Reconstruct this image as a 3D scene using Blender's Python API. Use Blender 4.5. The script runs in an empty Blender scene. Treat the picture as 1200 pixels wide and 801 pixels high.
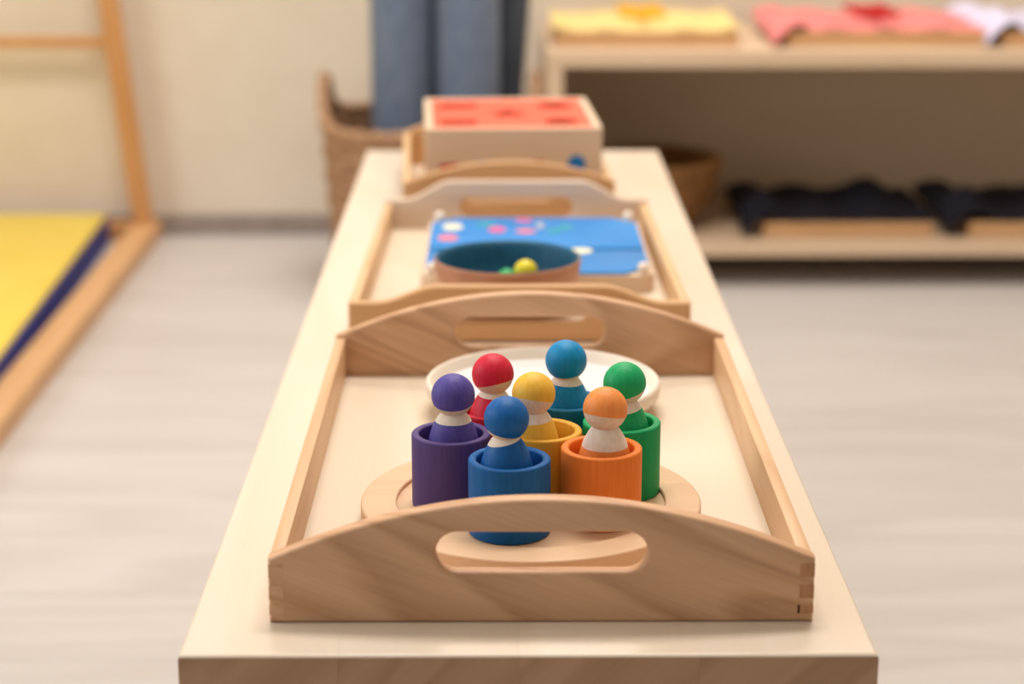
import bpy, bmesh, math, random
from mathutils import Vector, Matrix, Euler
random.seed(7)
S = bpy.context.scene
COL = S.collection
PI = math.pi

# ------------------------------------------------------------------ camera, world, lights, exposure
HC = .75
PITCH = math.atan(642.5/2300.)
YAW = math.atan(13/math.hypot(2300., 642.5))
cd = bpy.data.cameras.new('camera')
cam = bpy.data.objects.new('camera', cd); COL.objects.link(cam)
cam.location = (0, 0, HC)
cam.rotation_euler = Euler((PI/2-PITCH, 0, -YAW), 'XYZ')
cd.sensor_width = 36; cd.lens = 69.0; cd.clip_start = .02; cd.clip_end = 50
cd.dof.use_dof = True; cd.dof.focus_distance = 1.055; cd.dof.aperture_fstop = 5.7
cd.dof.aperture_blades = 0
S.camera = cam

w = bpy.data.worlds.new('world'); S.world = w; w.use_nodes = True
w.node_tree.nodes['Background'].inputs[0].default_value = (1.0, .94, .895, 1)
w.node_tree.nodes['Background'].inputs[1].default_value = .27

def area(name, loc, rot, sx, sy, power, col):
    l = bpy.data.lights.new(name, 'AREA'); l.shape = 'RECTANGLE'; l.size = sx; l.size_y = sy
    l.energy = power; l.color = col
    o = bpy.data.objects.new(name, l); COL.objects.link(o)
    o.location = loc; o.rotation_euler = rot
    return o
area('ceiling_lamp_near', (.1, 1.65, 2.55), (0, 0, 0), 1.2, .45, 26, (1, .925, .865))
area('ceiling_lamp_far', (.1, 2.95, 2.55), (0, 0, 0), 1.2, .45, 18, (1, .925, .865))
area('window_daylight', (-2.40, 1.2, 1.55), (0, -PI/2, 0), 1.3, 1.7, 24, (.90, .95, 1))
S.view_settings.view_transform = 'Standard'
S.view_settings.look = 'None'
S.view_settings.gamma = 1
S.view_settings.use_curve_mapping = False
S.view_settings.exposure = .45
S.cycles.use_denoising = True
S.cycles.max_bounces = 8

# ------------------------------------------------------------------ materials
def lin(c):
    return tuple((x/12.92 if x <= .04045 else ((x+.055)/1.055)**2.4) for x in (v/255. for v in c)) + (1,)

def base_mat(name, rough=.5, spec=.4):
    m = bpy.data.materials.new(name); m.use_nodes = True
    nt = m.node_tree; b = nt.nodes['Principled BSDF']
    b.inputs['Roughness'].default_value = rough
    b.inputs['Specular IOR Level'].default_value = spec
    return m, nt, b

def N(nt, t, **kw):
    n = nt.nodes.new(t)
    for k, v in kw.items(): setattr(n, k, v)
    return n

def coords(nt, scale, rot=(0, 0, 0), rnd=True):
    tc = N(nt, 'ShaderNodeTexCoord'); mp = N(nt, 'ShaderNodeMapping')
    mp.inputs['Scale'].default_value = scale
    src = tc.outputs['Object']
    if rnd:
        oi = N(nt, 'ShaderNodeObjectInfo')
        mu = N(nt, 'ShaderNodeMath', operation='MULTIPLY'); mu.inputs[1].default_value = 7.3
        nt.links.new(oi.outputs['Random'], mu.inputs[0])
        ad = N(nt, 'ShaderNodeVectorMath', operation='ADD')
        nt.links.new(src, ad.inputs[0]); nt.links.new(mu.outputs[0], ad.inputs[1])
        src = ad.outputs[0]
    if any(rot):
        vr = N(nt, 'ShaderNodeVectorRotate', rotation_type='EULER_XYZ'); vr.inputs['Rotation'].default_value = rot
        nt.links.new(src, vr.inputs['Vector']); src = vr.outputs[0]
    nt.links.new(src, mp.inputs['Vector'])
    return mp.outputs['Vector']

def wood(name, light, dark, axis='X', rough=.42, freq=14., size=9., rot=(0, 0, 0), cath=.55, fine=.35, bump=.02, vary=0., spec=.35, sharp=.6):
    """contour lines of a stretched noise read as growth rings, a very stretched fine noise as pores"""
    m, nt, b = base_mat(name, rough, spec)
    st = {'X': (.16, 1, 1), 'Y': (1, .16, 1), 'Z': (1, 1, .16)}[axis]
    v = coords(nt, tuple(s*size for s in st), rot)
    n1 = N(nt, 'ShaderNodeTexNoise'); n1.inputs['Scale'].default_value = 1; n1.inputs['Detail'].default_value = 1.5
    n1.inputs['Distortion'].default_value = .3
    nt.links.new(v, n1.inputs['Vector'])
    mu = N(nt, 'ShaderNodeMath', operation='MULTIPLY'); mu.inputs[1].default_value = freq
    nt.links.new(n1.outputs[0], mu.inputs[0])
    fr = N(nt, 'ShaderNodeMath', operation='FRACT'); nt.links.new(mu.outputs[0], fr.inputs[0])
    rp = N(nt, 'ShaderNodeValToRGB')
    e = rp.color_ramp.elements; e[0].position = 0; e[0].color = (0, 0, 0, 1); e[1].position = 1; e[1].color = (0, 0, 0, 1)
    x = e.new(.78); x.color = (1, 1, 1, 1); x = e.new(.3); x.color = (.25, .25, .25, 1)
    nt.links.new(fr.outputs[0], rp.inputs[0])
    st2 = {'X': (.03, 1, 1), 'Y': (1, .03, 1), 'Z': (1, 1, .03)}[axis]
    v2 = coords(nt, tuple(s*600 for s in st2), rot)
    n2 = N(nt, 'ShaderNodeTexNoise'); n2.inputs['Scale'].default_value = 1; n2.inputs['Detail'].default_value = 2
    nt.links.new(v2, n2.inputs['Vector'])
    m1 = N(nt, 'ShaderNodeMath', operation='MULTIPLY'); m1.inputs[1].default_value = cath
    nt.links.new(rp.outputs[0], m1.inputs[0])
    m2 = N(nt, 'ShaderNodeMath', operation='MULTIPLY'); m2.inputs[1].default_value = fine
    nt.links.new(n2.outputs[0], m2.inputs[0])
    ad = N(nt, 'ShaderNodeMath', operation='ADD', use_clamp=True)
    nt.links.new(m1.outputs[0], ad.inputs[0]); nt.links.new(m2.outputs[0], ad.inputs[1])
    mx = N(nt, 'ShaderNodeMix', data_type='RGBA')
    mx.inputs[6].default_value = lin(light); mx.inputs[7].default_value = lin(dark)
    nt.links.new(ad.outputs[0], mx.inputs[0])
    out = mx.outputs[2]
    if vary:
        oi = N(nt, 'ShaderNodeObjectInfo'); hs = N(nt, 'ShaderNodeHueSaturation')
        mr = N(nt, 'ShaderNodeMapRange'); mr.inputs[3].default_value = 1-vary; mr.inputs[4].default_value = 1+vary
        nt.links.new(oi.outputs['Random'], mr.inputs[0]); nt.links.new(mr.outputs[0], hs.inputs['Value'])
        nt.links.new(out, hs.inputs['Color']); out = hs.outputs[0]
    nt.links.new(out, b.inputs['Base Color'])
    bp = N(nt, 'ShaderNodeBump'); bp.inputs['Strength'].default_value = bump*4; bp.inputs['Distance'].default_value = .0004
    nt.links.new(n2.outputs[0], bp.inputs['Height']); nt.links.new(bp.outputs[0], b.inputs['Normal'])
    return m

def noisy(name, a, c, scale=200., rough=.6, bump=.1, spec=.3, stretch=(1, 1, 1), detail=3., dist=.0005, sheen=0.):
    m, nt, b = base_mat(name, rough, spec)
    v = coords(nt, tuple(scale*s for s in stretch))
    n = N(nt, 'ShaderNodeTexNoise'); n.inputs['Scale'].default_value = 1; n.inputs['Detail'].default_value = detail
    nt.links.new(v, n.inputs['Vector'])
    rp = N(nt, 'ShaderNodeMapRange'); rp.inputs[1].default_value = .3; rp.inputs[2].default_value = .7
    nt.links.new(n.outputs[0], rp.inputs[0])
    mx = N(nt, 'ShaderNodeMix', data_type='RGBA'); mx.inputs[6].default_value = lin(a); mx.inputs[7].default_value = lin(c)
    nt.links.new(rp.outputs[0], mx.inputs[0]); nt.links.new(mx.outputs[2], b.inputs['Base Color'])
    bp = N(nt, 'ShaderNodeBump'); bp.inputs['Strength'].default_value = bump; bp.inputs['Distance'].default_value = dist
    nt.links.new(n.outputs[0], bp.inputs['Height']); nt.links.new(bp.outputs[0], b.inputs['Normal'])
    if sheen: b.inputs['Sheen Weight'].default_value = sheen
    return m

def stain(name, a, c, rough=.55):
    """water-stained wood: flat colour, faint vertical grain"""
    return noisy(name, a, c, 420., rough, .25, .3, (1, 1, .07), 3., .0003)

M = {}
M['beech_front'] = wood('beech_front', (228, 186, 148), (176, 128, 90), 'X', freq=12, size=13, rot=(0, -.38, 0), cath=.46, fine=.42)
M['beech_rail'] = wood('beech_rail', (228, 190, 148), (204, 160, 118), 'Y', freq=9, size=10, cath=.45, fine=.5)
M['beech_end'] = wood('beech_end', (196, 144, 104), (166, 114, 76), 'Z', freq=9, size=60, cath=.4)
M['maple_panel'] = wood('maple_panel', (232, 218, 198), (220, 200, 172), 'Y', freq=6, size=9, cath=.35, fine=.25, rough=.4)
M['bench_top'] = wood('bench_top', (234, 220, 202), (222, 202, 176), 'Y', freq=7, size=6, cath=.35, fine=.3, rough=.28, vary=.03, spec=.5)
M['bench_end'] = wood('bench_end', (192, 154, 122), (160, 122, 92), 'X', freq=8, size=14, rot=(0, .8, 0), cath=.5, rough=.45, vary=.035)
M['bench_side'] = wood('bench_side', (212, 178, 138), (186, 148, 106), 'Y', freq=7, size=12, cath=.5, rough=.4)
M['disc'] = wood('disc', (228, 194, 158), (210, 170, 132), 'X', freq=7, size=9, cath=.35, fine=.45, rough=.5)
M['dish_wood'] = wood('dish_wood', (240, 228, 212), (230, 212, 190), 'X', freq=6, size=9, cath=.3, fine=.3, rough=.5)
M['raw_wood'] = noisy('raw_wood', (248, 238, 224), (238, 222, 204), 500, .6, .25, .2, (1, 1, .12))
M['raw_chin'] = noisy('raw_chin', (236, 216, 194), (222, 198, 172), 400, .6, .25, .2, (1, .12, 1))
M['white_felt'] = noisy('white_felt', (232, 230, 228), (224, 222, 220), 900, .9, .2)
M['far_beech'] = wood('far_beech', (216, 172, 124), (192, 146, 100), 'X', freq=7, size=10, cath=.4)
M['far_beech_side'] = wood('far_beech_side', (224, 188, 142), (204, 162, 116), 'Y', freq=7, size=10, cath=.4)
M['pale_beech'] = wood('pale_beech', (226, 204, 184), (208, 182, 158), 'X', freq=6, size=10, cath=.35)
M['pale_ply'] = wood('pale_ply', (232, 206, 178), (218, 190, 158), 'X', freq=5, size=10, cath=.3)
M['shelf_wood'] = wood('shelf_wood', (226, 200, 170), (212, 182, 150), 'X', freq=7, size=6, cath=.35)
M['shelf_back'] = wood('shelf_back', (214, 194, 166), (202, 180, 150), 'X', freq=6, size=4, cath=.3, rough=.6)
M['pine'] = wood('pine', (214, 160, 104), (190, 134, 80), 'Z', freq=8, size=9, cath=.4)
M['pine_long'] = wood('pine_long', (218, 174, 126), (196, 148, 100), 'Y', freq=8, size=9, cath=.4)
M['slit_shade'] = noisy('slit_shade', (40, 22, 12), (30, 16, 8), 300, .8)  # near-black colour standing in for the shade inside a joint slit
M['floor'] = wood('floor_plank', (208, 203, 200), (184, 177, 172), 'X', freq=5, size=7, cath=.4, fine=.45, rough=.42, vary=.02, bump=.01)
M['floor_base'] = noisy('floor_base', (120, 108, 98), (110, 98, 88), 60)
M['wall'] = noisy('wall_paint', (232, 221, 203), (228, 216, 197), 18, .8, .05, .2)
M['ceiling'] = noisy('ceiling_paint', (238, 234, 226), (234, 230, 220), 18, .85, .05, .2)
M['skirting'] = noisy('skirting', (160, 148, 140), (148, 136, 128), 40, .5, .05)
M['wicker'] = noisy('wicker', (190, 152, 118), (150, 112, 84), 150, .75, .3, .2)
M['dark_wicker'] = noisy('dark_wicker', (150, 104, 52), (96, 60, 26), 120, .6, .3, .4)
M['felt_blue'] = noisy('felt_blue', (120, 134, 156), (104, 118, 140), 120, .95, .3, .1, (1, 1, .3), sheen=.2)
M['felt_slate'] = noisy('felt_slate', (84, 90, 101), (68, 74, 85), 120, .95, .3, .1, (1, 1, .3), sheen=.2)
M['yellow_vinyl'] = noisy('yellow_vinyl', (234, 210, 94), (230, 202, 82), 12, .5, .1)
M['blue_vinyl'] = noisy('blue_vinyl', (30, 56, 150), (22, 42, 120), 30, .45, .1)
M['navy_cloth'] = noisy('navy_cloth', (30, 30, 42), (18, 18, 28), 200, .9, .3)
M['yellow_cloth'] = noisy('yellow_cloth', (240, 220, 156), (236, 208, 130), 200, .9, .3)
M['pink_cloth'] = noisy('pink_cloth', (238, 150, 146), (226, 128, 126), 200, .9, .3)
M['lavender_cloth'] = noisy('lavender_cloth', (222, 218, 240), (208, 204, 232), 200, .9, .3)
M['amber'] = noisy('amber_ribbon', (250, 196, 60), (240, 184, 50), 200, .7)
M['red_ribbon'] = noisy('red_ribbon', (206, 52, 48), (190, 44, 42), 200, .7)
M['coral'] = noisy('coral_paint', (246, 104, 76), (240, 92, 66), 60, .5, .05)
M['red_inside_shade'] = noisy('red_inside_shade', (70, 12, 9), (60, 10, 8), 60)  # red darkened almost to black: interior shade painted into the colour
M['board_blue'] = noisy('board_blue', (0, 138, 218), (0, 130, 210), 40, .35, .03)
M['bowl_blue'] = stain('bowl_blue', (22, 92, 122), (16, 76, 104))
M['bowl_wood'] = wood('bowl_wood', (200, 150, 122), (176, 124, 96), 'X', freq=8, size=14, cath=.4)
def flat(name, c, rough=.5): return noisy(name, c, tuple(int(v*.94) for v in c), 60, rough, .03)
M['dot_pink'] = flat('dot_pink', (222, 96, 150)); M['dot_cream'] = flat('dot_cream', (244, 238, 206))
M['dot_teal'] = flat('dot_teal', (40, 160, 180)); M['dot_rose'] = flat('dot_rose', (236, 130, 150))
M['dot_red'] = flat('dot_red', (206, 72, 52)); M['dot_blue'] = flat('dot_blue', (28, 128, 200))
M['dot_grey'] = flat('dot_grey', (176, 182, 196)); M['dot_yellow'] = flat('dot_yellow', (236, 200, 96))
M['ball_green'] = flat('ball_green', (40, 180, 100), .35); M['ball_yellow'] = flat('ball_yellow', (240, 220, 50), .35)
M['ball_red'] = flat('ball_red', (190, 40, 50), .35)
STAINS = {  # cup light/dark, doll light/dark, cap
    'purple': ((84, 66, 126), (76, 58, 116), (92, 82, 164), (80, 68, 148)),
    'blue': ((2, 96, 164), (2, 86, 150), (6, 102, 176), (4, 88, 158)),
    'orange': ((242, 136, 54), (232, 122, 42), (248, 156, 82), (240, 142, 66)),
    'green': ((8, 164, 98), (6, 152, 88), (24, 176, 108), (12, 160, 92)),
    'yellow': ((232, 174, 58), (222, 162, 46), (246, 196, 76), (238, 184, 60)),
    'red': ((206, 28, 50), (184, 20, 40), (222, 36, 66), (206, 24, 54)),
    'turquoise': ((10, 112, 152), (6, 100, 138), (10, 146, 204), (6, 132, 188)),
}
for k, (a, b_, c, d) in STAINS.items():
    M['cup_'+k] = stain('cup_'+k, a, b_); M['doll_'+k] = stain('doll_'+k, c, d, .5)

# ------------------------------------------------------------------ mesh helpers
def obj(name, bm, mat, parent=None, smooth=False, angle=.6, loc=None):
    me = bpy.data.meshes.new(name)
    if isinstance(bm, bpy.types.Mesh):
        me = bm; me.name = name
    else:
        bmesh.ops.recalc_face_normals(bm, faces=bm.faces[:]) if bm.faces else None
        bm.to_mesh(me); bm.free()
    if smooth:
        for p in me.polygons: p.use_smooth = True
        me.set_sharp_from_angle(angle=angle)
    o = bpy.data.objects.new(name, me); COL.objects.link(o)
    me.materials.clear(); me.materials.append(mat)
    if parent: o.parent = parent
    if loc: o.location = loc
    return o

def thing(name, label, cat, loc=(0, 0, 0), rotz=0, group=None):
    o = bpy.data.objects.new(name, None); COL.objects.link(o); o.empty_display_size = .02
    o.location = loc; o.rotation_euler = (0, 0, rotz)
    return tag(o, label, cat, group)
def tag(o, label, cat, group=None):
    o['label'] = label; o['category'] = cat
    if group: o['group'] = group
    return o
def struct(o): o['kind'] = 'structure'; return o

def box(x0, x1, y0, y1, z0, z1, bev=0., seg=2, bm=None):
    own = bmesh.new()
    bmesh.ops.create_cube(own, size=1)
    for v in own.verts:
        v.co = ((x0+x1)/2+v.co.x*(x1-x0), (y0+y1)/2+v.co.y*(y1-y0), (z0+z1)/2+v.co.z*(z1-z0))
    if bev: bmesh.ops.bevel(own, geom=own.edges[:], offset=bev, segments=seg, profile=.5, affect='EDGES')
    if bm is None: return own
    t = bpy.data.meshes.new('t'); own.to_mesh(t); own.free(); bm.from_mesh(t); bpy.data.meshes.remove(t)
    return bm

def lathe(profile, n=48, sx=1., sy=1., cx=0, cy=0):
    """profile: list of (r, z); r==0 makes a pole"""
    bm = bmesh.new(); rings = []
    for r, z in profile:
        if r < 1e-7: rings.append([bm.verts.new((cx, cy, z))])
        else: rings.append([bm.verts.new((cx+r*sx*math.cos(2*PI*i/n), cy+r*sy*math.sin(2*PI*i/n), z)) for i in range(n)])
    for a, b in zip(rings, rings[1:]):
        for i in range(n):
            j = (i+1) % n
            if len(a) == 1 and len(b) == 1: continue
            if len(a) == 1: bm.faces.new((a[0], b[i], b[j]))
            elif len(b) == 1: bm.faces.new((a[i], a[j], b[0]))
            else: bm.faces.new((a[i], a[j], b[j], b[i]))
    return bm

def arc(cx, cz, r, a0, a1, n=5):
    return [(cx+r*math.cos(math.radians(a0+(a1-a0)*i/n)), cz+r*math.sin(math.radians(a0+(a1-a0)*i/n))) for i in range(n+1)]

def plate2d(outer, holes, thick, bev, res=2):
    """upright board: 2-D outline in X-Z (with holes), thickness along +Y from 0"""
    cu = bpy.data.curves.new('t', 'CURVE'); cu.dimensions = '2D'; cu.fill_mode = 'BOTH'
    cu.extrude = thick/2-bev; cu.bevel_depth = bev; cu.bevel_resolution = res; cu.offset = -bev
    for pts in [outer]+holes:
        sp = cu.splines.new('POLY'); sp.points.add(len(pts)-1)
        for p, q in zip(sp.points, pts): p.co = (q[0], q[1], 0, 1)
        sp.use_cyclic_u = True
    o = bpy.data.objects.new('t', cu); COL.objects.link(o)
    dg = bpy.context.evaluated_depsgraph_get(); dg.update()
    me = bpy.data.meshes.new_from_object(o.evaluated_get(dg))
    bpy.data.objects.remove(o); bpy.data.curves.remove(cu)
    for v in me.vertices:
        x, y, z = v.co
        v.co = (x, thick/2-z, y)
    me.flip_normals() if False else None
    bm = bmesh.new(); bm.from_mesh(me); bpy.data.meshes.remove(me)
    bmesh.ops.remove_doubles(bm, verts=bm.verts[:], dist=1e-6)
    return bm

def stadium(cx, cz, w_, h_, n=10):
    r = h_/2; x0 = cx-w_/2+r; x1 = cx+w_/2-r
    return arc(x1, cz, r, -90, 90, n)+arc(x0, cz, r, 90, 270, n)

def copy_tree(o, parent=None):
    c = o.copy(); COL.objects.link(c)
    if parent: c.parent = parent
    for ch in list(o.children): copy_tree(ch, c)
    return c

# ------------------------------------------------------------------ the room
WY = 3.40
fl = struct(obj('floor', box(-2.45, 2.85, -1.6, WY+.05, -.06, -.006), M['floor_base']))
pm = {}
row = 0; y = .90
while y < WY-.01:
    y1 = min(y+.145, WY)
    x = -2.45
    while x < 2.85:
        xa, xb = max(x, -2.45), 2.85
        if xb-xa > .02:
            k = (round(xb-xa, 3), round(y1-y, 3))
            if k not in pm:
                b = box(0, k[0]-.0006, 0, k[1]-.0006, -.006, 0, .0004, 1); o = obj('plank', b, M['floor'], fl); pm[k] = o.data
            else:
                o = bpy.data.objects.new('plank', pm[k]); COL.objects.link(o); o.parent = fl
            o.location = (xa, y, 0)
        x += 6
    y += .145; row += 1
o = obj('plank_field', box(-2.45, 2.85, -1.6, .90, -.006, 0), M['floor'], fl)
struct(obj('wall_back', box(-2.45, 2.85, WY, WY+.1, -.06, 2.6), M['wall']))
bml = bmesh.new()
box(-2.55, -2.45, -1.6, .3, -.06, 2.6, bm=bml); box(-2.55, -2.45, 2.1, WY+.1, -.06, 2.6, bm=bml)
box(-2.55, -2.45, 0.3, 2.1, -.06, .85, bm=bml); box(-2.55, -2.45, 0.3, 2.1, 2.25, 2.6, bm=bml)
struct(obj('wall_left', bml, M['wall']))
struct(obj('wall_right', box(2.85, 2.95, -1.6, WY+.1, -.06, 2.6), M['wall']))
struct(obj('ceiling', box(-2.55, 2.95, -1.6, WY+.1, 2.6, 2.7), M['ceiling']))
struct(obj('baseboard_back', box(-2.45, 2.85, WY-.012, WY-.0005, 0.0005, .036, .002), M['skirting']))

# ------------------------------------------------------------------ bench
BZ = .36; X0, X1, Y0, Y1 = -.1525, .1774, .8493, 2.2045
bench = thing('display_bench', 'long low pale wooden bench that carries the row of trays', 'bench', ((X0+X1)/2, (Y0+Y1)/2, 0))
cx, cy = (X0+X1)/2, (Y0+Y1)/2
seams = [X0, -.0775, .0079, .0930, X1]
def stave(xa, xb, first, last):
    b = box(xa, xb, Y0-cy, Y1-cy, BZ-.03, BZ)
    es = [e for e in b.edges if abs(e.verts[0].co.x-e.verts[1].co.x) > 1e-4 and e.verts[0].co.z > BZ-.001]
    es2 = [e for e in b.edges if abs(e.verts[0].co.y-e.verts[1].co.y) > 1e-4 and e.verts[0].co.z > BZ-.001 and
           ((first and e.verts[0].co.x < (xa+xb)/2) or (last and e.verts[0].co.x > (xa+xb)/2))]
    bmesh.ops.bevel(b, geom=es+es2, offset=.0022, segments=4, profile=.5, affect='EDGES')
    return b
def endgrain(o):
    o.data.materials.append(M['bench_end'])
    for p in o.data.polygons:
        if abs(p.normal.y) > .9: p.material_index = 1
for i in range(4):
    obj('stave', stave(seams[i]-cx+(.00003 if i else 0), seams[i+1]-cx-(.00003 if i < 3 else 0), i == 0, i == 3), M['bench_top'], bench, True); endgrain(bench.children[-1])
for yy in (Y0+.03, Y1-.058):
    obj('end_panel', box(X0-cx+.012, X1-cx-.012, yy-cy, yy-cy+.028, 0, BZ-.03, .002), M['bench_side'], bench)
obj('stretcher', box(-.014, .014, Y0-cy+.058, Y1-cy-.058, .10, .19, .002), M['bench_side'], bench)

# ------------------------------------------------------------------ trays
def rail_outline(wd, ch, mh, kind, fx0=0, fx1=0):
    pts = [(-wd/2, 0), (wd/2, 0), (wd/2, ch)]
    n = 44
    for i in range(1, n):
        t = 1-i/n; x = -wd/2+wd*t
        if kind == 'arch': z = ch+(mh-ch)*(1-((t-.5)*2)**2)
        else:
            if x > fx1: u = (wd/2-x)/(wd/2-fx1)
            elif x < fx0: u = (x+wd/2)/(fx0+wd/2)
            else: u = 1
            u = max(0, min(1, u*1.55-.45 if u < 1 else 1)); z = ch+(mh-ch)*(u*u*(3-2*u))
        pts.append((x, z))
    pts.append((-wd/2, ch))
    return pts

def make_tray(name, label, front_y, back_y, cx, wf, wb, hf, hb, mid_f, mid_b, kind, slot, back_mat=None, th=.010, side_h=None, fx=(0, 0), mats=('beech_front', 'beech_rail', 'maple_panel'), rotz=0, fingers=False, slot_dx=0, bev=.0022):
    L = back_y-front_y; cy = (front_y+back_y)/2
    t = thing(name, label, 'tray', (cx, cy, BZ), rotz, 'wooden handled trays lined up on the bench')
    side_h = side_h or hf
    sd = .007
    for (yy, wd, h, mh, nm) in ((-L/2, wf, hf, mid_f, 'front_rail'), (L/2-th, wb, hb, mid_b, 'back_rail')):
        holes = [stadium(slot_dx, slot[1], slot[0], slot[2])] if slot else []
        b = plate2d(rail_outline(wd, h, mh, kind, *fx), holes, th, bev)
        r = obj(nm, b, M[back_mat if back_mat and nm == 'back_rail' else mats[0]], t, True, .9, (0, yy, .0002))
        if fingers and nm == 'front_rail':
            for sx in (-1, 1):
                for (za, zb) in ((.0235, .0305), (.0125, .0195), (.0045, .0090)):
                    e = sx*wd/2
                    xa, xb = sorted((e-sx*.0002, e-sx*.0072))
                    obj('finger_joint', box(xa, xb, -.00012, .0035, za, zb), M['beech_end' if sx > 0 else 'beech_front'], r)
                if sx > 0: obj('joint_slit_shade', box(e-sx*.0072-.0006, e-sx*.0072+.0004, -.00018, .003, .0045, .0090), M['slit_shade'], r)  # no slit is cut; a dark strip paints its shade
    # side boards (slightly splayed plan if the widths differ)
    for sx in (-1, 1):
        b = box(-.5, .5, -.5, .5, 0, side_h-.0004, 0)
        for v in b.verts:
            yy = -L/2+th if v.co.y < 0 else L/2-th
            wd = (wf if v.co.y < 0 else wb)/2-.0002
            h = v.co.z if v.co.z < .001 else (min(hf, side_h) if v.co.y < 0 else min(hb, side_h))-.0004
            v.co = (sx*(wd if v.co.x*sx > 0 else wd-sd), yy, max(h, .0002))
        bmesh.ops.bevel(b, geom=b.edges[:], offset=.0009, segments=2, profile=.5, affect='EDGES')
        obj('side_rail', b, M[mats[1]], t, True)
    b = box(-.5, .5, -.5, .5, .0012, .006)
    for v in b.verts:
        wd = (wf if v.co.y < 0 else wb)/2-sd-.0001
        v.co = (wd*(1 if v.co.x > 0 else -1), (L/2-th-.0001)*(1 if v.co.y > 0 else -1), v.co.z)
    obj('tray_floor', b, M[mats[2]], t)
    return t

tray1 = make_tray('serving_tray', 'nearest and largest wooden tray with arched ends, holding the cups and peg dolls', .8865, 1.300, .0192, .2656, .2656, .033, .033, .0636, .0636, 'arch', (.1028, .0362, .0208), fingers=True)
tray2 = make_tray('serving_tray', 'middle wooden tray with flat-topped raised ends, holding the blue board and bowl', 1.395, 1.770, .0133, .252, .240, .0300, .0330, .0425, .0500, 'ogee', (.104, .025, .020), back_mat='pale_beech', fx=(-.055, .055), mats=('far_beech', 'far_beech_side', 'maple_panel'))
tray3 = make_tray('serving_tray', 'farthest wooden tray with arched end, under the box with the coral lid', 1.800, 2.095, .0005, .198, .198, .041, .041, .0605, .0605, 'arch', (.085, .033, .02), mats=('far_beech', 'far_beech_side', 'maple_panel'), rotz=math.radians(2.6))

# ------------------------------------------------------------------ grooved disc and dish
FZ = BZ+.006
R = .0930; r0 = .0735
prof = [(0, 0), (R-.001, 0), (R, .001)]+arc(R-.0015, .0110, .0015, 0, 90, 4)+[(r0+.0006, .0125), (r0, .0120), (r0, .0102), (0, .0102)]
disc = obj('wooden_disc', lathe(prof, 96), M['disc'], None, True, .5, (.0158, 1.0128, FZ+.0001))
tag(disc, 'round natural wood board with a recessed centre, under the seven coloured cups', 'board')
DT = FZ+.0103

dish = thing('round_dish', 'shallow round pale wooden dish with white inside, behind the peg dolls', 'dish', (.0265, 1.2115, FZ+.0001))
h = .0213; R = .0755
prof = [(0, 0), (.056, 0), (.058, .001), (.0635, .0075), (.0735, .011), (.0752, .013), (.0756, .018), (.0752, .0200)]+arc(.0735, h-.0015, .0015, 10, 170, 5)+[(.0710, .0190), (.0700, .0150), (.0685, .0135), (0, .0135)]
obj('dish_body', lathe(prof, 96), M['dish_wood'], dish, True, .7)
obj('white_inlay', lathe([(0, .0136), (.0678, .0136), (.0680, .0138), (.0678, .0144), (0, .0144)], 72), M['white_felt'], dish, True, .5)

# ------------------------------------------------------------------ cups and peg dolls
fw = Vector((math.sin(YAW)*math.cos(PITCH), math.cos(YAW)*math.cos(PITCH), -math.sin(PITCH)))
DOLLS = [  # colour, cup x, y, head x, y, z, cap normal (view right, view up, toward viewer), d, collar drop, collar tilt, rot
    ('purple', -.0275, 1.0107, -.0262, 1.0107, .4380, (-.05, 1, .60), .36, .0143, .00),
    ('blue', .0039, .9680, .0024, .9680, .4385, (.27, 1, .53), .62, .0120, .22),
    ('orange', .0528, .9857, .0545, .9857, .4380, (.12, 1, .13), .26, .0200, .00),
    ('green', .0661, 1.0303, .0674, 1.0303, .4387, (-.30, 1, .50), .44, .0150, .15),
    ('yellow', .0222, 1.0155, .0172, 1.0130, .4382, (.15, 1, .085), .25, .0148, .05),
    ('red', -.0050, 1.0545, -.0050, 1.0520, .4375, (-.22, 1, .15), .42, .0124, -.08),
    ('turquoise', .0372, 1.0700, .0365, 1.0690, .4405, (-.13, 1, .74), .54, .0130, -.05),
]
ORDER = {'purple': 'purple peg doll in the leftmost cup', 'blue': 'dark blue peg doll with a blue cap in the front blue cup',
         'orange': 'orange peg doll with long bare collar in the orange cup', 'green': 'green peg doll in the rightmost green cup',
         'yellow': 'yellow peg doll in the middle cup of the ring', 'red': 'crimson capped peg doll at the back left, before the dish',
         'turquoise': 'light turquoise blue peg doll at the back, before the white dish'}
CUPL = {'purple': 'purple stained wooden cup at the left of the ring', 'blue': 'dark blue wooden cup nearest the front handle of the tray',
        'orange': 'orange wooden cup at the front right of the ring', 'green': 'green wooden cup at the right of the ring',
        'yellow': 'mustard yellow wooden cup in the centre of the ring', 'red': 'red wooden cup mostly hidden behind the purple and yellow cups',
        'turquoise': 'teal blue wooden cup at the back of the ring, behind the yellow one'}
def cut(bm, co, no, keep_upper):
    g = bm.verts[:]+bm.edges[:]+bm.faces[:]
    bmesh.ops.bisect_plane(bm, geom=g, plane_co=co, plane_no=no, clear_inner=keep_upper, clear_outer=not keep_upper, dist=1e-6)
    ed = [e for e in bm.edges if e.is_boundary]
    if ed: bmesh.ops.holes_fill(bm, edges=ed, sides=400)
    return bm
CH = .0407; CR = .0215
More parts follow.
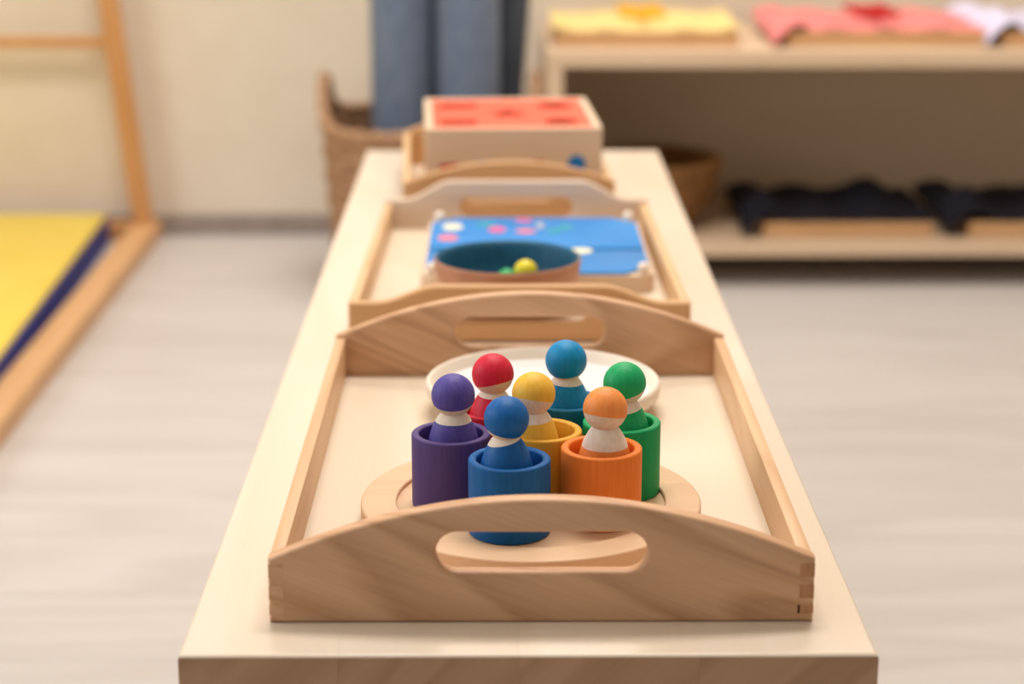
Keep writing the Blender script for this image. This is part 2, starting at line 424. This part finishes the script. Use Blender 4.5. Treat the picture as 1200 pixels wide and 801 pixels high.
for (c, x, y, hx, hy, hz, n, d, drop, tilt) in DOLLS:
    cup = thing('wooden_cup', CUPL[c], 'cup', (x, y, DT+.0001), random.random()*6, 'seven coloured wooden cups on the round board')
    prof = [(0, 0), (CR-.0012, 0)]+arc(CR-.0012, .0012, .0012, -90, 0, 3)+arc(CR-.0012, CH-.0012, .0012, 0, 90, 4)+arc(CR-.0030, CH-.0012, .0012, 90, 180, 4)+[(CR-.0042, CH-.004), (CR-.0042, .0125), (CR-.0062, .0110), (0, .0110)]
    tag(cup, CUPL[c], 'cup', 'seven coloured wooden cups on the round board')
    obj('cup_body', lathe(prof, 72), M['cup_'+c], cup, True, .8)
    base = DT+.0112
    doll = thing('peg_doll', ORDER[c], 'peg doll', (hx, hy, base), 0, 'seven wooden peg dolls standing in cups')
    H = hz-base; r = .01165
    prof = [(0, 0), (.0142, 0), (.0150, .001), (.0153, .004), (.0151, H-.036), (.0146, H-.030), (.0138, H-.0255), (.0126, H-.0212), (.0113, H-.0172), (.0094, H-.0135), (.0081, H-.0114), (.0066, H-.0098), (.0050, H-.0090), (0, H-.0088)]
    # finer profile
    pf = []
    for a, b in zip(prof, prof[1:]):
        for k in range(3): pf.append((a[0]+(b[0]-a[0])*k/3, a[1]+(b[1]-a[1])*k/3))
    pf.append(prof[-1]); pf = [p for i, p in enumerate(pf) if p[0] > 0 or i in (0, len(pf)-1)]
    nrm = Vector((-tilt, 0, 1)).normalized(); pc = Vector((0, 0, H-drop))
    obj('painted_body', cut(lathe(pf, 48), pc, nrm, False), M['doll_'+c], doll, True, .7)
    obj('collar', cut(lathe(pf, 48), pc, nrm, True), M['raw_wood'], doll, True, .7)
    sp = bmesh.new(); bmesh.ops.create_uvsphere(sp, u_segments=40, v_segments=26, radius=r)
    bmesh.ops.translate(sp, verts=sp.verts[:], vec=(0, 0, H))
    head = obj('head', sp, M['raw_chin'], doll, True, 3)
    vdir = (Vector((hx, hy, hz))-Vector((0, 0, HC))).normalized()
    rt = vdir.cross(Vector((0, 0, 1))).normalized(); up = rt.cross(vdir)
    nn = (rt*n[0]+up*n[1]-vdir*n[2])
    ln = nn.length; nn.normalize(); dd = d/ln
    sp = bmesh.new(); bmesh.ops.create_uvsphere(sp, u_segments=56, v_segments=36, radius=r*1.012)
    rot = Vector((0, 0, 1)).rotation_difference(nn).to_matrix().to_4x4()
    bmesh.ops.transform(sp, matrix=Matrix.Translation((0, 0, H)) @ rot, verts=sp.verts[:])
    cap = obj('painted_cap', cut(sp, Vector((0, 0, H))-nn*dd*r, nn, True), M['doll_'+c], doll, True, .7)

# ------------------------------------------------------------------ blue board and bowl on the middle tray
def rounded(w_, d_, r, n=5, cut_=0):
    p = []
    for sx, sy, a in ((1, 1, 0), (-1, 1, 90), (-1, -1, 180), (1, -1, 270)):
        p += arc(sx*(w_/2-r), sy*(d_/2-r), r, a, a+90, n)
    return p
def slab(outline, z0, z1, bev=.0006):
    bm = bmesh.new()
    lo = [bm.verts.new((x, y, z0)) for x, y in outline]; hi = [bm.verts.new((x, y, z1)) for x, y in outline]
    bm.faces.new(lo[::-1]); top = bm.faces.new(hi); n = len(outline)
    for i in range(n): bm.faces.new((lo[i], lo[(i+1) % n], hi[(i+1) % n], hi[i]))
    if bev: bmesh.ops.bevel(bm, geom=list(top.edges), offset=bev, segments=2, profile=.5, affect='EDGES')
    return bm
BY0, BY1 = 1.517, 1.732; BX0, BX1 = -.0640, .1220
board = thing('puzzle_board', 'blue painted wooden puzzle board with pink and cream spots in the middle tray', 'puzzle', ((BX0+BX1)/2, (BY0+BY1)/2, FZ+.0002), 0)
bw, bd = BX1-BX0, BY1-BY0
obj('board_base', slab(rounded(bw, bd, .014), 0, .0145), M['pale_ply'], board, True)
def cutcorner(x0, x1, y0, y1, c):   # c: which corners are cut away (sx, sy)
    k = .020; p = []
    for sx, sy in ((1, 1), (-1, 1), (-1, -1), (1, -1)):
        X = x1 if sx > 0 else x0; Y = y1 if sy > 0 else y0
        if (sx, sy) in c:
            pts = [(X, Y-sy*k), (X-sx*k*.35, Y-sy*k*.75), (X-sx*k*.75, Y-sy*k*.35), (X-sx*k, Y)]
            if sx*sy < 0: pts = pts[::-1]
            p += pts
        else: p.append((X, Y))
    return p
e = .0025
obj('rear_panel', slab(cutcorner(-bw/2+e, bw/2-e, -.0165, bd/2-e, [(1, 1), (-1, 1)]), .0146, .0168), M['board_blue'], board, True)
obj('front_panel', slab(cutcorner(-bw/2+e, bw/2-e, -bd/2+e, -.0255, [(1, -1), (-1, -1)]), .0146, .0168), M['board_blue'], board, True)
for sx in (-1, 1):
    for sy in (-1, 1):
        obj('corner_knob', lathe([(0, 0), (.0045, 0)]+arc(0, .004, .005, 0, 90, 4), 16), M['raw_wood'], board, True, .9, (sx*(bw/2-.0085), sy*(bd/2-.0085), .0148))
def spot(px, py, rx, ry, mat):
    o = obj('painted_spot', lathe([(0, 0), (1, 0), (1, .0002), (0, .0002)], 24, rx, ry), M[mat], board, False, .6, (px-(BX0+BX1)/2, py-(BY0+BY1)/2, .01685))
for s in ((-.043, 1.690, .009, .014, 'dot_cream'), (-.046, 1.645, .009, .012, 'dot_rose'), (-.004, 1.678, .008, .012, 'dot_pink'),
          (.020, 1.716, .008, .007, 'dot_pink'), (.021, 1.672, .009, .009, 'dot_rose'), (.034, 1.695, .004, .012, 'dot_grey'),
          (-.014, 1.700, .009, .010, 'dot_teal'), (.056, 1.688, .007, .010, 'dot_teal'), (.066, 1.5955, .010, .010, 'dot_cream'), (.046, 1.672, .006, .010, 'dot_teal')):
    spot(*s)

bowl = thing('small_bowl', 'brown wooden bowl with dark blue inside, at the front of the blue board', 'bowl', (.0045, 1.4640, FZ+.0001))
prof = [(0, 0), (.036, 0), (.040, .002), (.049, .014), (.0545, .028), (.0565, .040)]
obj('bowl_body', lathe(prof+[(.0562, .0422), (.0545, .0429)], 72), M['bowl_wood'], bowl, True, .9)
obj('bowl_lining', lathe([(.0553, .0431), (.0540, .0428), (.0520, .0390), (.0505, .028), (.045, .012), (.036, .006), (0, .0045)], 72), M['bowl_blue'], bowl, True, .9)
for nm, px, py, pz, r, lab in (('ball_green', .0040, 1.4620, .0255, .0082, 'small green ball inside the blue bowl, left of the yellow one'),
                           ('ball_yellow', .0185, 1.4690, .0300, .0092, 'small yellow ball inside the blue bowl'),
                           ('ball_red', -.0110, 1.4550, .0225, .0080, 'small red ball inside the blue bowl, mostly behind its rim')):
    sp = bmesh.new(); bmesh.ops.create_uvsphere(sp, u_segments=32, v_segments=20, radius=r)
    tag(obj('wooden_ball', sp, M[nm], None, True, 3, (px, py, FZ+pz)), lab, 'ball', 'balls in the blue bowl')

# ------------------------------------------------------------------ shape sorting box on the farthest tray
bx = thing('shape_sorter', 'pale wooden sorting box with a coral lid with cut-out shapes, on the farthest tray', 'toy box', (.0078, 1.943, FZ+.0002), math.radians(2.6))
W, D, Hb, t = .168, .194, .0782, .0075
obj('front_wall', box(-W/2, W/2, -D/2, -D/2+t, 0, Hb, .0008), M['pale_ply'], bx)
obj('back_wall', box(-W/2, W/2, D/2-t, D/2, 0, Hb, .0008), M['pale_ply'], bx)
for sx in (-1, 1): obj('side_wall', box(min(sx*W/2, sx*(W/2-t)), max(sx*W/2, sx*(W/2-t)), -D/2+t, D/2-t, 0, Hb, .0008), M['pale_ply'], bx)
obj('bottom', box(-W/2+t, W/2-t, -D/2+t, D/2-t, 0, .004), M['red_inside_shade'], bx)  # darkened floor makes the lid holes look shaded
def poly(cx, cy, r, n, a0=0, sy=1.): return [(cx+r*math.cos(a0+2*PI*i/n), cy+sy*r*math.sin(a0+2*PI*i/n)) for i in range(n)]
star = [(.0+(.024 if i % 2 == 0 else .012)*math.cos(PI/2+PI*i/5), .004+(.024 if i % 2 == 0 else .012)*math.sin(PI/2+PI*i/5)) for i in range(10)]
holes = [[(-.071, .040), (-.034, .043), (-.027, .072), (-.066, .070)], [(-.069, -.064), (-.034, -.064), (-.034, -.037), (-.069, -.037)],
         star, poly(.049, .053, .018, 24), [(.030, -.064), (.066, -.064), (.062, -.034), (.050, -.030), (.036, -.036)]]
b = plate2d([(-W/2+t, -D/2+t), (W/2-t, -D/2+t), (W/2-t, D/2-t), (-W/2+t, D/2-t)], holes, .004, .0003, 1)
for v in b.verts: v.co = (v.co.x, v.co.z, Hb-.0015-v.co.y)
lid = obj('coral_lid', b, M['coral'], bx)
def sticker(pts, mat):
    b = plate2d(pts, [], .0005, .00005, 0)
    obj('painted_shape', b, M[mat], bx, False, .6, (0, -D/2-.0006, 0))
sticker(poly(.0595, .0435, .0085, 24), 'dot_blue')
sticker([(-.074, .033), (-.060, .033), (-.052, .045), (-.070, .045)], 'dot_red')
sticker([(-.036, .038), (-.022, .038), (-.022, .0475), (-.036, .0475)], 'dot_grey')
sticker([(.016, .036), (.030, .036), (.028, .0475), (.018, .0475)], 'dot_red')
sticker([(.038, .030), (.050, .030), (.044, .040)], 'dot_yellow')

# ------------------------------------------------------------------ shelf against the wall
SY0, SY1 = 3.00, 3.385; SX0, SX1 = .0690, 1.45
sh = thing('low_shelf', 'low open pale wooden shelf unit with two boards against the back wall', 'shelf', ((SX0+SX1)/2, (SY0+SY1)/2, 0))
ox, oy = (SX0+SX1)/2, (SY0+SY1)/2
def sb(n, x0, x1, y0, y1, z0, z1, m='shelf_wood'): return obj(n, box(x0-ox, x1-ox, y0-oy, y1-oy, z0, z1, .0015), M[m], sh)
sb('top_board', SX0, SX1, SY0, SY1, .3465, .3715)
sb('side_panel', SX0, SX0+.026, SY0+.001, SY1, 0, .3464)
sb('side_panel', SX1-.026, SX1, SY0+.001, SY1, 0, .3464)
sb('bottom_board', SX0+.0262, SX1-.0262, SY0, SY1-.0125, .0505, .0725)
sb('back_panel', SX0+.0262, SX1-.0262, SY1-.012, SY1-.001, .02, .3462, 'shelf_back')

def cloth(w_, d_, n, m, fn):
    """two-sided cloth: grid with thickness, height from fn(u,v) -> x,y,z"""
    bm = bmesh.new(); g = [[None]*(m+1) for _ in range(n+1)]; g2 = [[None]*(m+1) for _ in range(n+1)]
    for i in range(n+1):
        for j in range(m+1):
            x, y, z = fn(i/n, j/m)
            g[i][j] = bm.verts.new((x, y, z)); g2[i][j] = bm.verts.new((x, y, z-.0016))
    for i in range(n):
        for j in range(m):
            bm.faces.new((g[i][j], g[i+1][j], g[i+1][j+1], g[i][j+1])); bm.faces.new((g2[i][j], g2[i][j+1], g2[i+1][j+1], g2[i+1][j]))
    for i in range(n):
        bm.faces.new((g[i][0], g2[i][0], g2[i+1][0], g[i+1][0])); bm.faces.new((g[i][m], g[i+1][m], g2[i+1][m], g2[i][m]))
    for j in range(m):
        bm.faces.new((g[0][j], g[0][j+1], g2[0][j+1], g2[0][j])); bm.faces.new((g[n][j], g2[n][j], g2[n][j+1], g[n][j+1]))
    return bm

def dressing_frame(x0, x1, y0, y1, z, label, cl, ribbon=None, lumps=(), drape=0., group='dressing frames on the shelf', bow=None):
    cx, cy = (x0+x1)/2, (y0+y1)/2; a, b = (x1-x0)/2, (y1-y0)/2
    t = thing('dressing_frame', label, 'toy', (cx, cy, z+.0002), 0, group)
    k = .018; hh = .021
    for (p, q, r, s) in ((-a, a, -b, -b+k), (-a, a, b-k, b), (-a, -a+k, -b+k, b-k), (a-k, a, -b+k, b-k)):
        obj('frame_bar', box(p, q, r, s, 0, hh, .002), M['far_beech'], t)
    rnd = random.Random(x0*100)
    ph = [rnd.random()*6 for _ in range(4)]
    for side in (-1, 1):
        def fn(u, v, side=side):
            # each flap runs from the outer side bar to the middle
            x = side*(a+.004)*(1-u)+side*.001*u; y = -b+.006+(2*b-.012)*v
            z = hh+.003+.0025*math.sin(7*v*3+ph[0]+u*4)+.003*math.sin(u*9+ph[1])
            for (lx, ly, lr, lh) in lumps:
                z += lh*math.exp(-(((x-lx)/lr)**2+((y-ly)/(lr*1.3))**2))
            z = max(z, hh+.002)
            if side < 0 and drape:
                e = max(0, 1-u*5.5); f = max(0, 1-v*1.1)
                x -= e*drape; y -= e*f*.028
                z -= e*e*(hh-.002)*(f*.95)
                z += .012*math.sin(PI*min(1, u*4))*(1 if u < .25 else 0)
            return x, y, z
        obj('cloth_flap', cloth(0, 0, 26, 22, fn), M[cl], t, True, 1.2)
    if ribbon:
        ys = [-.06, .0, .06] if bow is None else bow
        for yy in ys:
            bm = bmesh.new()
            for s in (-1, 1):
                prev = None
                ring = []
                for i in range(13):
                    an = 2*PI*i/12
                    ring.append((s*(.004+.020*(1-math.cos(an))/2*1.6), yy+.010*math.sin(an), hh+.011+.005*math.sin(an*.5)))
                vs = [bm.verts.new((p[0], p[1], p[2])) for p in ring]; vs2 = [bm.verts.new((p[0], p[1], p[2]+.008)) for p in ring]
                for i in range(12): bm.faces.new((vs[i], vs[i+1], vs2[i+1], vs2[i]))
            box(-.006, .006, yy-.006, yy+.006, hh+.009, hh+.021, .002, bm=bm)
            rb = obj('bow', bm, M[ribbon], t, True, 1.2)
            so = rb.modifiers.new('s', 'SOLIDIFY'); so.thickness = .002
    return t
ZT, ZB = .3715, .0725
dressing_frame(.084, .368, 3.06, 3.345, ZT, 'wooden frame with yellow cloth flaps, at the left end of the shelf top', 'yellow_cloth', 'amber', [(-.10, -.02, .05, .006), (.10, .05, .06, .007)])
dressing_frame(.446, .752, 3.06, 3.350, ZT, 'wooden frame with pink cloth and red bows on the shelf top', 'pink_cloth', 'red_ribbon', [(-.12, -.05, .04, .012), (.11, .03, .06, .008)], drape=.022)
dressing_frame(.780, 1.06, 3.06, 3.350, ZT, 'wooden frame with pale lavender cloth on the shelf top, right of the pink one', 'lavender_cloth', None, [(-.11, -.05, .04, .012), (.10, .03, .06, .006)], drape=.026)
dressing_frame(.416, .684, 3.045, 3.330, ZB, 'wooden frame with black cloth on the lower shelf board, beside the dark basket', 'navy_cloth', None, [(-.12, -.05, .035, .022), (.065, .02, .05, .036), (-.03, .03, .06, .014)], drape=.030)
dressing_frame(.742, 1.02, 3.045, 3.330, ZB, 'wooden frame with black cloth on the lower shelf board, cut by the right picture edge', 'navy_cloth', None, [(-.12, -.05, .035, .024), (.02, .0, .08, .012)], drape=.034)

# ------------------------------------------------------------------ woven baskets
def weave(prof, rows, stakes, sx, sy, amp, thick, ear=0., sup=2.0):
    """prof(t)-> (scale, z).  rows of wicker bulging over and under the stakes, real relief; closed inner face"""
    nseg = stakes*4; bm = bmesh.new(); outer = []; inner = []
    nr = rows*4
    for j in range(nr+1):
        t = j/nr; s, z = prof(t); rw = int(min(t*rows, rows-1e-6)); ph = (t*rows) % 1
        bul = math.sin(PI*ph) if j < nr else 0
        ro = []; ri = []
        for i in range(nseg):
            an = 2*PI*i/nseg
            wv = math.sin(an*stakes/2+(PI if rw % 2 else 0))
            k = amp*bul*(.55+.45*wv)
            c, s_ = math.cos(an), math.sin(an)
            e = (abs(c)**sup+abs(s_)**sup)**(-1/sup)
            x = c*e; y = s_*e; zz = z*(1+ear*t*t*abs(c)**11)
            ro.append(bm.verts.new((x*(sx*s+k), y*(sy*s+k), zz))); ri.append(bm.verts.new((x*(sx*s-thick-k*.5), y*(sy*s-thick-k*.5), zz)))
        outer.append(ro); inner.append(ri)
    for A, flip in ((outer, False), (inner, True)):
        for a, b in zip(A, A[1:]):
            for i in range(nseg):
                q = (a[i], a[(i+1) % nseg], b[(i+1) % nseg], b[i]); bm.faces.new(q[::-1] if flip else q)
    for A, B in ((outer[0], inner[0]), (outer[-1], inner[-1])):
        for i in range(nseg): bm.faces.new((A[i], A[(i+1) % nseg], B[(i+1) % nseg], B[i]))
    return bm
def rope_ring(sx, sy, z, r, sup=2., turns=40, n=160, m=8, ear=0.):
    bm = bmesh.new(); R = []
    for i in range(n):
        an = 2*PI*i/n; c, s = math.cos(an), math.sin(an); e = (abs(c)**sup+abs(s)**sup)**(-1/sup)
        p = Vector((c*e*sx, s*e*sy, z*(1+ear*abs(c)**11))); o = Vector((c, s, 0)).normalized()
        rr = r*(1+.22*math.sin(turns*an))
        R.append([bm.verts.new(p+o*rr*math.cos(2*PI*j/m)+Vector((0, 0, rr*math.sin(2*PI*j/m)))) for j in range(m)])
    for i in range(n):
        a, b = R[i], R[(i+1) % n]
        for j in range(m): bm.faces.new((a[j], b[j], b[(j+1) % m], a[(j+1) % m]))
    return bm
BXC, BYC = -.110, 3.045
bk = thing('wicker_basket', 'tall brown woven basket with raised handles, on the floor behind the bench', 'basket', (BXC, BYC, 0))
sup = 3.2
obj('woven_side', weave(lambda t: (.88+.12*t, .006+t*.250), 16, 30, .166, .158, .0065, .006, sup=sup, ear=.27), M['wicker'], bk, True, 1.3)
obj('basket_bottom', lathe([(0, .004), (1, .004), (1, .012), (0, .012)], 48, .135, .128), M['wicker'], bk)
obj('rim', rope_ring(.164, .156, .257, .009, sup, ear=.27), M['wicker'], bk, True, 1.3)

def felt_roll(x, y, R, H, turns, label, a0, z=.013, lean=0, mt='felt_blue'):
    t = .0075; n = int(turns*36); bm = bmesh.new(); O = []; I = []
    for i in range(n+1):
        a = a0-i/36*2*PI; r = R-(R-.010)*i/n
        for L, rr in ((O, r), (I, r-t)):
            L.append((bm.verts.new((rr*math.cos(a), rr*math.sin(a), 0)), bm.verts.new((rr*math.cos(a), rr*math.sin(a), H+.002*math.sin(i*.4)))))
    for i in range(n):
        bm.faces.new((O[i][0], O[i+1][0], O[i+1][1], O[i][1])); bm.faces.new((I[i][0], I[i][1], I[i+1][1], I[i+1][0]))
        bm.faces.new((O[i][1], O[i+1][1], I[i+1][1], I[i][1])); bm.faces.new((O[i][0], I[i][0], I[i+1][0], O[i+1][0]))
    for k in (0, n): bm.faces.new((O[k][0], O[k][1], I[k][1], I[k][0]))
    o = obj('rolled_mat', bm, M[mt], None, True, .8, (x, y, z)); o.rotation_euler.y = lean
    tag(o, label, 'mat', 'rolled felt mats in the basket')
felt_roll(-.159, 3.050, .0530, .62, 4, 'left grey-blue felt mat rolled up and standing in the basket', 2.6)
felt_roll(-.0520, 3.036, .0545, .64, 4, 'middle grey-blue felt mat rolled up and standing in the basket', 2.9)
felt_roll(-.0120, 3.110, .0290, .60, 3, 'narrow dark slate felt mat rolled up at the right, leaning towards the shelf', 3.2,   .016, .075, 'felt_slate')
felt_roll(-.1040, 3.138, .0330, .58, 3, 'added dark slate roll behind the two large blue mats, standing in for the shade in their gap', 1.2, .014, 0, 'felt_slate')  # added roll; its dark colour stands for shade between the blue mats

# dark bowl-shaped basket on the lower shelf
b2 = thing('bread_basket', 'dark brown round woven bowl basket on the lower shelf board, behind the bench', 'basket', (.238, 3.135, ZB+.0005))
def pf2(t): return (.62+.38*math.sin(t*PI/2), .004+t*.098)
obj('woven_side', weave(pf2, 10, 40, .113, .113, .004, .005), M['dark_wicker'], b2, True, 1.3)
obj('basket_bottom', lathe([(0, .0), (.070, .0), (.070, .006), (0, .006)], 40), M['dark_wicker'], b2)
obj('rim', rope_ring(.112, .112, .106, .007), M['dark_wicker'], b2, True, 1.3)

# ------------------------------------------------------------------ wooden play frame with mat at left
pf = thing('floor_bed', 'orange-tan wooden floor bed frame with a leaning post and cross rung, at the left', 'bed', (-.61, 2.6, 0))
def P(n, b, m='pine', sm=False): return obj(n, b, M[m], pf, sm)
P('base_beam', box(-.032, .014, -1.0, .78, 0, .030, .003), 'pine_long')
P('back_beam', box(-.95, -.0325, .735, .78, 0, .030, .003), 'pine')
def post(x0, y0, z0, x1, y1, z1, r):
    bm = bmesh.new(); a, b = Vector((x0, y0, z0)), Vector((x1, y1, z1)); d = (b-a).normalized()
    s = d.cross(Vector((0, 1, 0))).normalized(); u = s.cross(d)
    L = [bm.verts.new(p+s*r*i+u*r*j) for p in (a, b) for i, j in ((-1, -1), (1, -1), (1, 1), (-1, 1))]
    for q in ((3, 2, 1, 0), (4, 5, 6, 7), (0, 1, 5, 4), (1, 2, 6, 5), (2, 3, 7, 6), (3, 0, 4, 7)): bm.faces.new([L[k] for k in q])
    bmesh.ops.bevel(bm, geom=bm.edges[:], offset=.002, segments=2, profile=.5, affect='EDGES')
    return bm
P('post', post(-.014, .755, .0302, -.130, .755, 1.15, .0158))
P('post', post(-.930, .755, .0302, -.820, .755, 1.15, .0158))
P('post', post(-.014, -.975, .0302, -.130, -.975, 1.15, .0158))
P('rung', post(-.898, .755, .3435, -.0585, .755, .3435, .0085))
P('rung', post(-.838, .755, .98, -.122, .755, .98, .0085))
ZM = .052
mat = thing('play_mat', 'thick yellow gym mat with dark blue sides in the wooden bed frame', 'mat', (0, 0, .0005))
ol = [(-1.5, 1.72), (-.598, 1.72), (-.6240, 2.353), (-.6780, 3.322), (-1.5, 3.322)]
ol2 = [(p[0]-(.004 if 0 < i < 4 else 0), p[1]) for i, p in enumerate(ol)]
ol[1] = (-.5915+(-.0), 1.72)
ol = [(-1.5, 1.72), (-.6435, 1.72), (-.6435, 2.353), (-.6780, 3.322), (-1.5, 3.322)]
def pad(outline, z0, z1, bev):
    return slab(outline, z0, z1, bev)
obj('blue_side', pad(ol, 0, ZM-.006, .004), M['blue_vinyl'], mat, True)
obj('yellow_top', pad([(p[0]-.003*(0 < i < 4), p[1]) for i, p in enumerate(ol)], ZM-.0058, ZM, .0025), M['yellow_vinyl'], mat, True)
